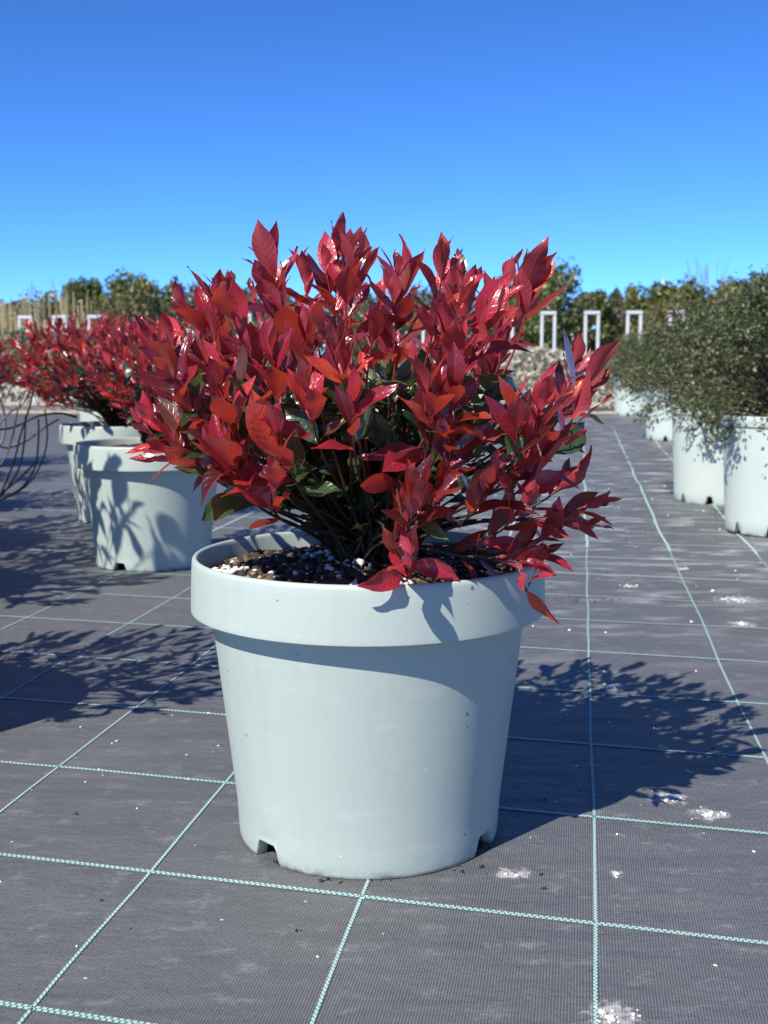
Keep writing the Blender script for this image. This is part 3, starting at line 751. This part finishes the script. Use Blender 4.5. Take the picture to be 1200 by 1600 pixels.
# ------------------------------------------------------------------ black tubing by the left edge
tb = thing('irrigation_tubing', gnd(20, 790) + (0,), 'arched loops of thin black irrigation tubing at the left edge', 'tubing')
def tpath(pxs, Y, r_, m_, nm='tube'):
    pts = [atd(px, py, Y + k * .03) for k, (px, py) in enumerate(pxs)]
    out = []
    for i in range(len(pts) - 1):
        a, b_, c, d = pts[max(i - 1, 0)], pts[i], pts[i + 1], pts[min(i + 2, len(pts) - 1)]
        for k in range(8):
            t = k / 8
            out.append(.5 * ((2 * b_) + (c - a) * t + (2 * a - 5 * b_ + 4 * c - d) * t * t + (3 * b_ - a - 3 * c + d) * t ** 3))
    out.append(pts[-1])
    off_ = Vector(tb.location)
    link(nm, tubes_mesh(nm, [([p - off_ for p in out], r_)], M[m_], 6), tb)
tpath([(-15, 672), (20, 668), (60, 650), (95, 646), (120, 652)], 4.25, 0.0043, 'black')
tpath([(-10, 675), (15, 645), (35, 632), (55, 590), (62, 560)], 4.27, 0.0032, 'black')
tpath([(52, 612), (45, 640), (32, 680), (22, 720), (4, 765), (-10, 790)], 4.27, 0.0038, 'black')
tpath([(40, 650), (38, 690), (30, 730), (12, 762), (-8, 785)], 4.25, 0.0038, 'black')
tpath([(60, 655), (60, 690), (55, 728), (38, 758), (14, 775), (-10, 786)], 4.22, 0.0038, 'black')
tpath([(52, 726), (30, 748), (8, 766), (-8, 776)], 4.24, 0.0038, 'black')
tpath([(-12, 690), (10, 700), (40, 690), (70, 668), (92, 655)], 4.32, .0036, 'black')
tpath([(-12, 740), (8, 715), (20, 680), (28, 640), (40, 610)], 4.2, .0036, 'black')
tpath([(70, 640), (74, 680), (66, 720), (44, 756), (10, 778), (-10, 784)], 4.3, .0034, 'black')
tpath([(-14, 610), (-2, 622), (6, 645), (8, 668), (3, 690), (-12, 702)], 4.25, 0.0049, 'greytube', 'ring')
tpath([(10, 620), (14, 608), (24, 598), (40, 592)], 4.30, 0.0043, 'greytube', 'ring')

# ------------------------------------------------------------------ white hoops in a slanted row
def box(V, Fq, x0, x1, y0, y1, z0, z1):
    o = len(V); V += [(x0, y0, z0), (x1, y0, z0), (x1, y1, z0), (x0, y1, z0), (x0, y0, z1), (x1, y0, z1), (x1, y1, z1), (x0, y1, z1)]
    Fq += [tuple(o + i for i in f) for f in ((0, 3, 2, 1), (4, 5, 6, 7), (0, 1, 5, 4), (1, 2, 6, 5), (2, 3, 7, 6), (3, 0, 4, 7))]
def bevel_box(name, dims, m_):
    bm = bmesh.new(); V, Fq = [], []; box(V, Fq, *dims)
    vs_ = [bm.verts.new(v) for v in V]
    for f in Fq: bm.faces.new([vs_[i] for i in f])
    bmesh.ops.bevel(bm, geom=bm.edges[:], offset=.006, segments=2, affect='EDGES')
    me = bpy.data.meshes.new(name); bm.to_mesh(me); bm.free(); me.materials.append(m_); return me
HP = [bevel_box('post', (-.098, -.060, -.02, .02, -.01, .975 + .17), M['white']), bevel_box('post', (.060, .098, -.02, .02, -.01, .975 + .17), M['white']), bevel_box('crossbar', (-.100, .100, -.022, .022, .976 + .17, 1.020 + .17), M['white'])]
hoops = [(-4, 16.6), (48, 16.5), (101, 16.4), (155, 16.3), (385, 15.8), (670, 15.3), (788, 15.1), (853, 15.0), (920, 14.9), (985, 14.8), (1050, 14.7), (1112, 14.6)]
HL = ['white square hoop cut by the left edge', 'white square hoop second from the left edge', 'white square hoop third from the left edge', 'white square hoop just above the left red shrub tips',
      'white square hoop glimpsed through the front shrub, left', 'white square hoop glimpsed through the front shrub, centre', 'white square hoop behind the right part of the front shrub',
      'white square hoop just right of the front shrub', 'white square hoop below the small round tree', 'white square hoop left of the rightmost clear one', 'rightmost clear white square hoop above the olive shrubs', 'white square hoop mostly hidden by the olive shrubs']
for (px, Y), lab in zip(hoops, HL):
    o = thing('white_hoop', ((px - 600) / FPX * Y * 1.003, Y, 0), lab, 'hoop', 'white hoops in a row across the field')
    for nm, me in zip(('post', 'post', 'crossbar'), HP): link(nm, me, o)

# ------------------------------------------------------------------ trees and canes behind
def cloud(n_, fn, size, rnd, up=.3):
    """n_ leaf clumps (each a bent quad) at points fn() returns"""
    base = np.array([(-.5, 0, 0), (.0, .28, .12), (.5, 0, 0), (0, -.28, .12)]); V = np.zeros((n_, 4, 3))
    for i in range(n_):
        p = fn(); d = Vector((rnd.gauss(0, 1), rnd.gauss(0, 1), rnd.gauss(up, .8))); fr = np.array(frame(d.normalized() if d.length > 0 else Vector((1, 0, 0)), Vector((rnd.gauss(0, 1), rnd.gauss(0, 1), rnd.gauss(.6, 1)))))
        V[i] = base * (size * rnd.uniform(.6, 1.4)) @ fr.T + np.array(p)
    return V.reshape(-1, 3), np.arange(n_ * 4).reshape(-1, 4)
def tree(px, ptop, Y, wpx, label, m_, shape='round', seed=0, pbase=None, n_=2600, cat='tree', group='trees and bushes behind the field', name='tree', leaf=.15):
    rnd = random.Random(seed); x = (px - 600) / FPX * Y; top = atd(px, ptop, Y).z; w = wpx * 1.7 / FPX * Y / 2
    z0 = .12 if pbase is None else max(atd(px, pbase, Y).z, .1)
    o = thing(name, (x, Y, 0), label, cat, group)
    lobes = []
    if shape == 'round':
        for _ in range(24):
            a = rnd.random() * 6.28; t = rnd.random(); rr = w * .7 * math.sqrt(rnd.random())
            zz = z0 + (top - z0) * (.12 + .70 * t); prof = math.sin(math.pi * min(max((zz - z0) / (top - z0), .12), .92)) ** .5
            lobes.append((Vector((rr * prof * math.cos(a), rr * prof * math.sin(a), zz)), w * rnd.uniform(.3, .5), (top - z0) * rnd.uniform(.14, .24)))
        def fn():
            c, r1, r2 = rnd.choice(lobes); d = Vector((rnd.gauss(0, 1), rnd.gauss(0, 1), rnd.gauss(0, 1))).normalized() * rnd.random() ** .4
            return c + Vector((d.x * r1, d.y * r1, d.z * r2))
    else:
        ph = rnd.random() * 6
        def fn():
            t = rnd.random() ** 1.3; a = rnd.random() * 6.28
            rr = w * 1.5 * (1 - t) ** .6 * (.75 + .35 * math.sin(a * 3 + ph + t * 17)) * rnd.random() ** .4
            return Vector((rr * math.cos(a), rr * math.sin(a), z0 + (top - z0) * t))
    V, Fq = cloud(n_, fn, leaf * rnd.uniform(.9, 1.1), rnd)
    link('crown', mesh_np('crown', V, Fq, [m_]), o)
    H = top - z0
    tl = [([Vector((0, 0, -.02)), Vector((.02, 0, z0 + H * .4)), Vector((0, .02, z0 + H * .9))], [.06, .045, .012])]
    for k in range(6):
        a = k * 2.4; zz = z0 + H * (.2 + .08 * k); tl.append(([Vector((0, 0, zz)), Vector((w * .35 * math.cos(a), w * .35 * math.sin(a), zz + H * .1)), Vector((w * .6 * math.cos(a), w * .6 * math.sin(a), zz + H * .14))], [.025, .016, .006]))
    link('trunk', tubes_mesh('trunk', tl, M['bark'], 6), o)
    return o
TA, TB, TC, BB = M['tree_a'], M['tree_b'], M['tree_c'], M['bush_b']
trees = [
    (128, 426, 38, 36, 'upright green tree at the left end of the tree row', TA, 'round'), (153, 430, 38.5, 34, 'upright green tree second in the left tree row', TA, 'round'),
    (181, 422, 37, 52, 'yellow-green bushy tree above the left red shrub tips', TB, 'round'), (215, 430, 36.5, 50, 'yellow-green tree right of the tallest bushy one on the left', TB, 'round'),
    (245, 428, 39, 44, 'green tree above the front shrub left tips', TA, 'round'), (282, 434, 38, 46, 'olive tree behind the front shrub left shoulder', TB, 'round'), (325, 436, 40, 56, 'olive tree hidden partly by upright red leaves', TC, 'round'),
    (375, 440, 39, 64, 'broad green tree seen through the left gap in the red leaves', TA, 'round'), (430, 446, 41, 60, 'low green tree behind the tall left red shoot', TC, 'round'), (560, 440, 42, 90, 'tree behind the centre of the red shrub', TA, 'round'), (680, 442, 42, 90, 'tree behind the right centre of the red shrub', TC, 'round'),
    (846, 402, 34, 88, 'large rounded dark tree just right of the front shrub', TA, 'round'), (800, 425, 36, 60, 'tree peeping out left of the large rounded dark one', TC, 'round'),
    (918, 453, 37, 50, 'small round green tree right of the large rounded one', TA, 'round'), (958, 452, 40, 34, 'thin feathery bush between the small round tree and the slope', TC, 'cone'), (982, 450, 40, 30, 'pointed grey-green bush above the third right hoop', TC, 'cone'),
    (1015, 440, 36, 70, 'olive tree whose crown slopes up to the right', TB, 'round'), (1045, 430, 36.5, 60, 'taller olive tree on the sloping right mass', TB, 'round'), (1078, 436, 38, 50, 'greyish bush beside the bare purple twigs', TC, 'round'),
    (1125, 434, 35, 60, 'olive tree right of the bare purple twigs', TB, 'round'), (1160, 430, 34, 60, 'olive tree near the right frame edge', TC, 'round'), (1195, 424, 33, 66, 'olive tree cut by the right frame edge', TB, 'round'),
]
for k, (px, pt_, Y, w, lab, m_, sh) in enumerate(trees):
    tree(px, pt_, Y, w, lab, m_, sh, 300 + k, None, 6500 if sh == 'round' else 4000)
# low brownish thicket along the back, too fine to count
rnd = random.Random(77)
def thicket(name, x0, x1, y0, y1, zt, n_, m_, label, leaf=.14):
    def fn():
        x = rnd.uniform(x0, x1); y = rnd.uniform(y0, y1)
        t = zt(x) * (.75 + .35 * noise.noise(Vector((x * 1.1, y * .6, 3)))); return Vector((x, y, t * rnd.random() ** .55))
    V, Fq = cloud(n_, fn, leaf, rnd, .8)
    o = link(name, mesh_np(name, V, Fq, [m_]), kind='stuff'); o['label'] = label; o['category'] = 'vegetation'; return o
thicket('low_thicket', -14, -6.5, 33, 36, lambda x: 2.9, 16000, BB, 'brownish thicket of saplings below the canes at the left')
thicket('low_thicket', -6.2, -1.6, 13.6, 15.2, lambda x: 1.05, 7000, TC, 'grey-green row of low nursery plants in front of the left white hoops', .075)
thicket('low_thicket', -7, 6, 33.5, 36, lambda x: 2.6, 13000, TC, 'low grey-green thicket behind the front shrub')
thicket('low_thicket', 6.6, 14, 30, 33, lambda x: 2.2 + .03 * x, 12000, BB, 'brownish low thicket under the right trees')
lst = []
for _ in range(420):
    x = rnd.uniform(-13.5, -7.6); y = rnd.uniform(29, 33); h_ = rnd.uniform(1.2, 2.35)
    lst.append(([Vector((x, y, -.01)), Vector((x + rnd.gauss(0, .02), y, h_))], rnd.uniform(.006, .013)))
o = link('cane_field', tubes_mesh('cane_field', lst, M['cane'], 4), kind='stuff'); o['label'] = 'pale bamboo canes standing among saplings at far left'; o['category'] = 'canes'
def straw():
    x = rnd.uniform(1.2, 3.6); return Vector((x, rnd.uniform(13.6, 14.3), .82 * rnd.random() ** .6 * (.85 + .3 * noise.noise(Vector((x * 2, 0, 9))))))
V, Fq = cloud(5000, straw, .07, rnd, 2.5)
o = link('dry_grass', mesh_np('dry_grass', V, Fq, [M['straw']]), kind='stuff'); o['label'] = 'pale dry grass at the foot of the white hoops right of the front shrub'; o['category'] = 'grass'
lst = []
for px, top_, k in ((1095, 402, 26), (1068, 425, 14), (1122, 420, 12), (1150, 420, 10), (60, 435, 14), (110, 432, 10), (970, 438, 10)):
    for _ in range(k):
        Y = 37.5; x = (px - 600 + rnd.gauss(0, 9)) / FPX * Y; zt = atd(px, top_ + rnd.random() * 28, Y).z
        lst.append(([Vector((x, Y, 0)), Vector((x + rnd.gauss(0, .1), Y, zt * .6)), Vector((x + rnd.gauss(0, .22), Y, zt))], [.012, .009, .005]))
o = link('bare_twigs', tubes_mesh('bare_twigs', lst, M['twig'], 3), kind='stuff'); o['label'] = 'bare purplish twigs of leafless saplings behind the right trees'; o['category'] = 'twigs'
print('leaves', len(ml), len(l2), len(l3), 'hits', len(hits), 'objects', len(bpy.data.objects))
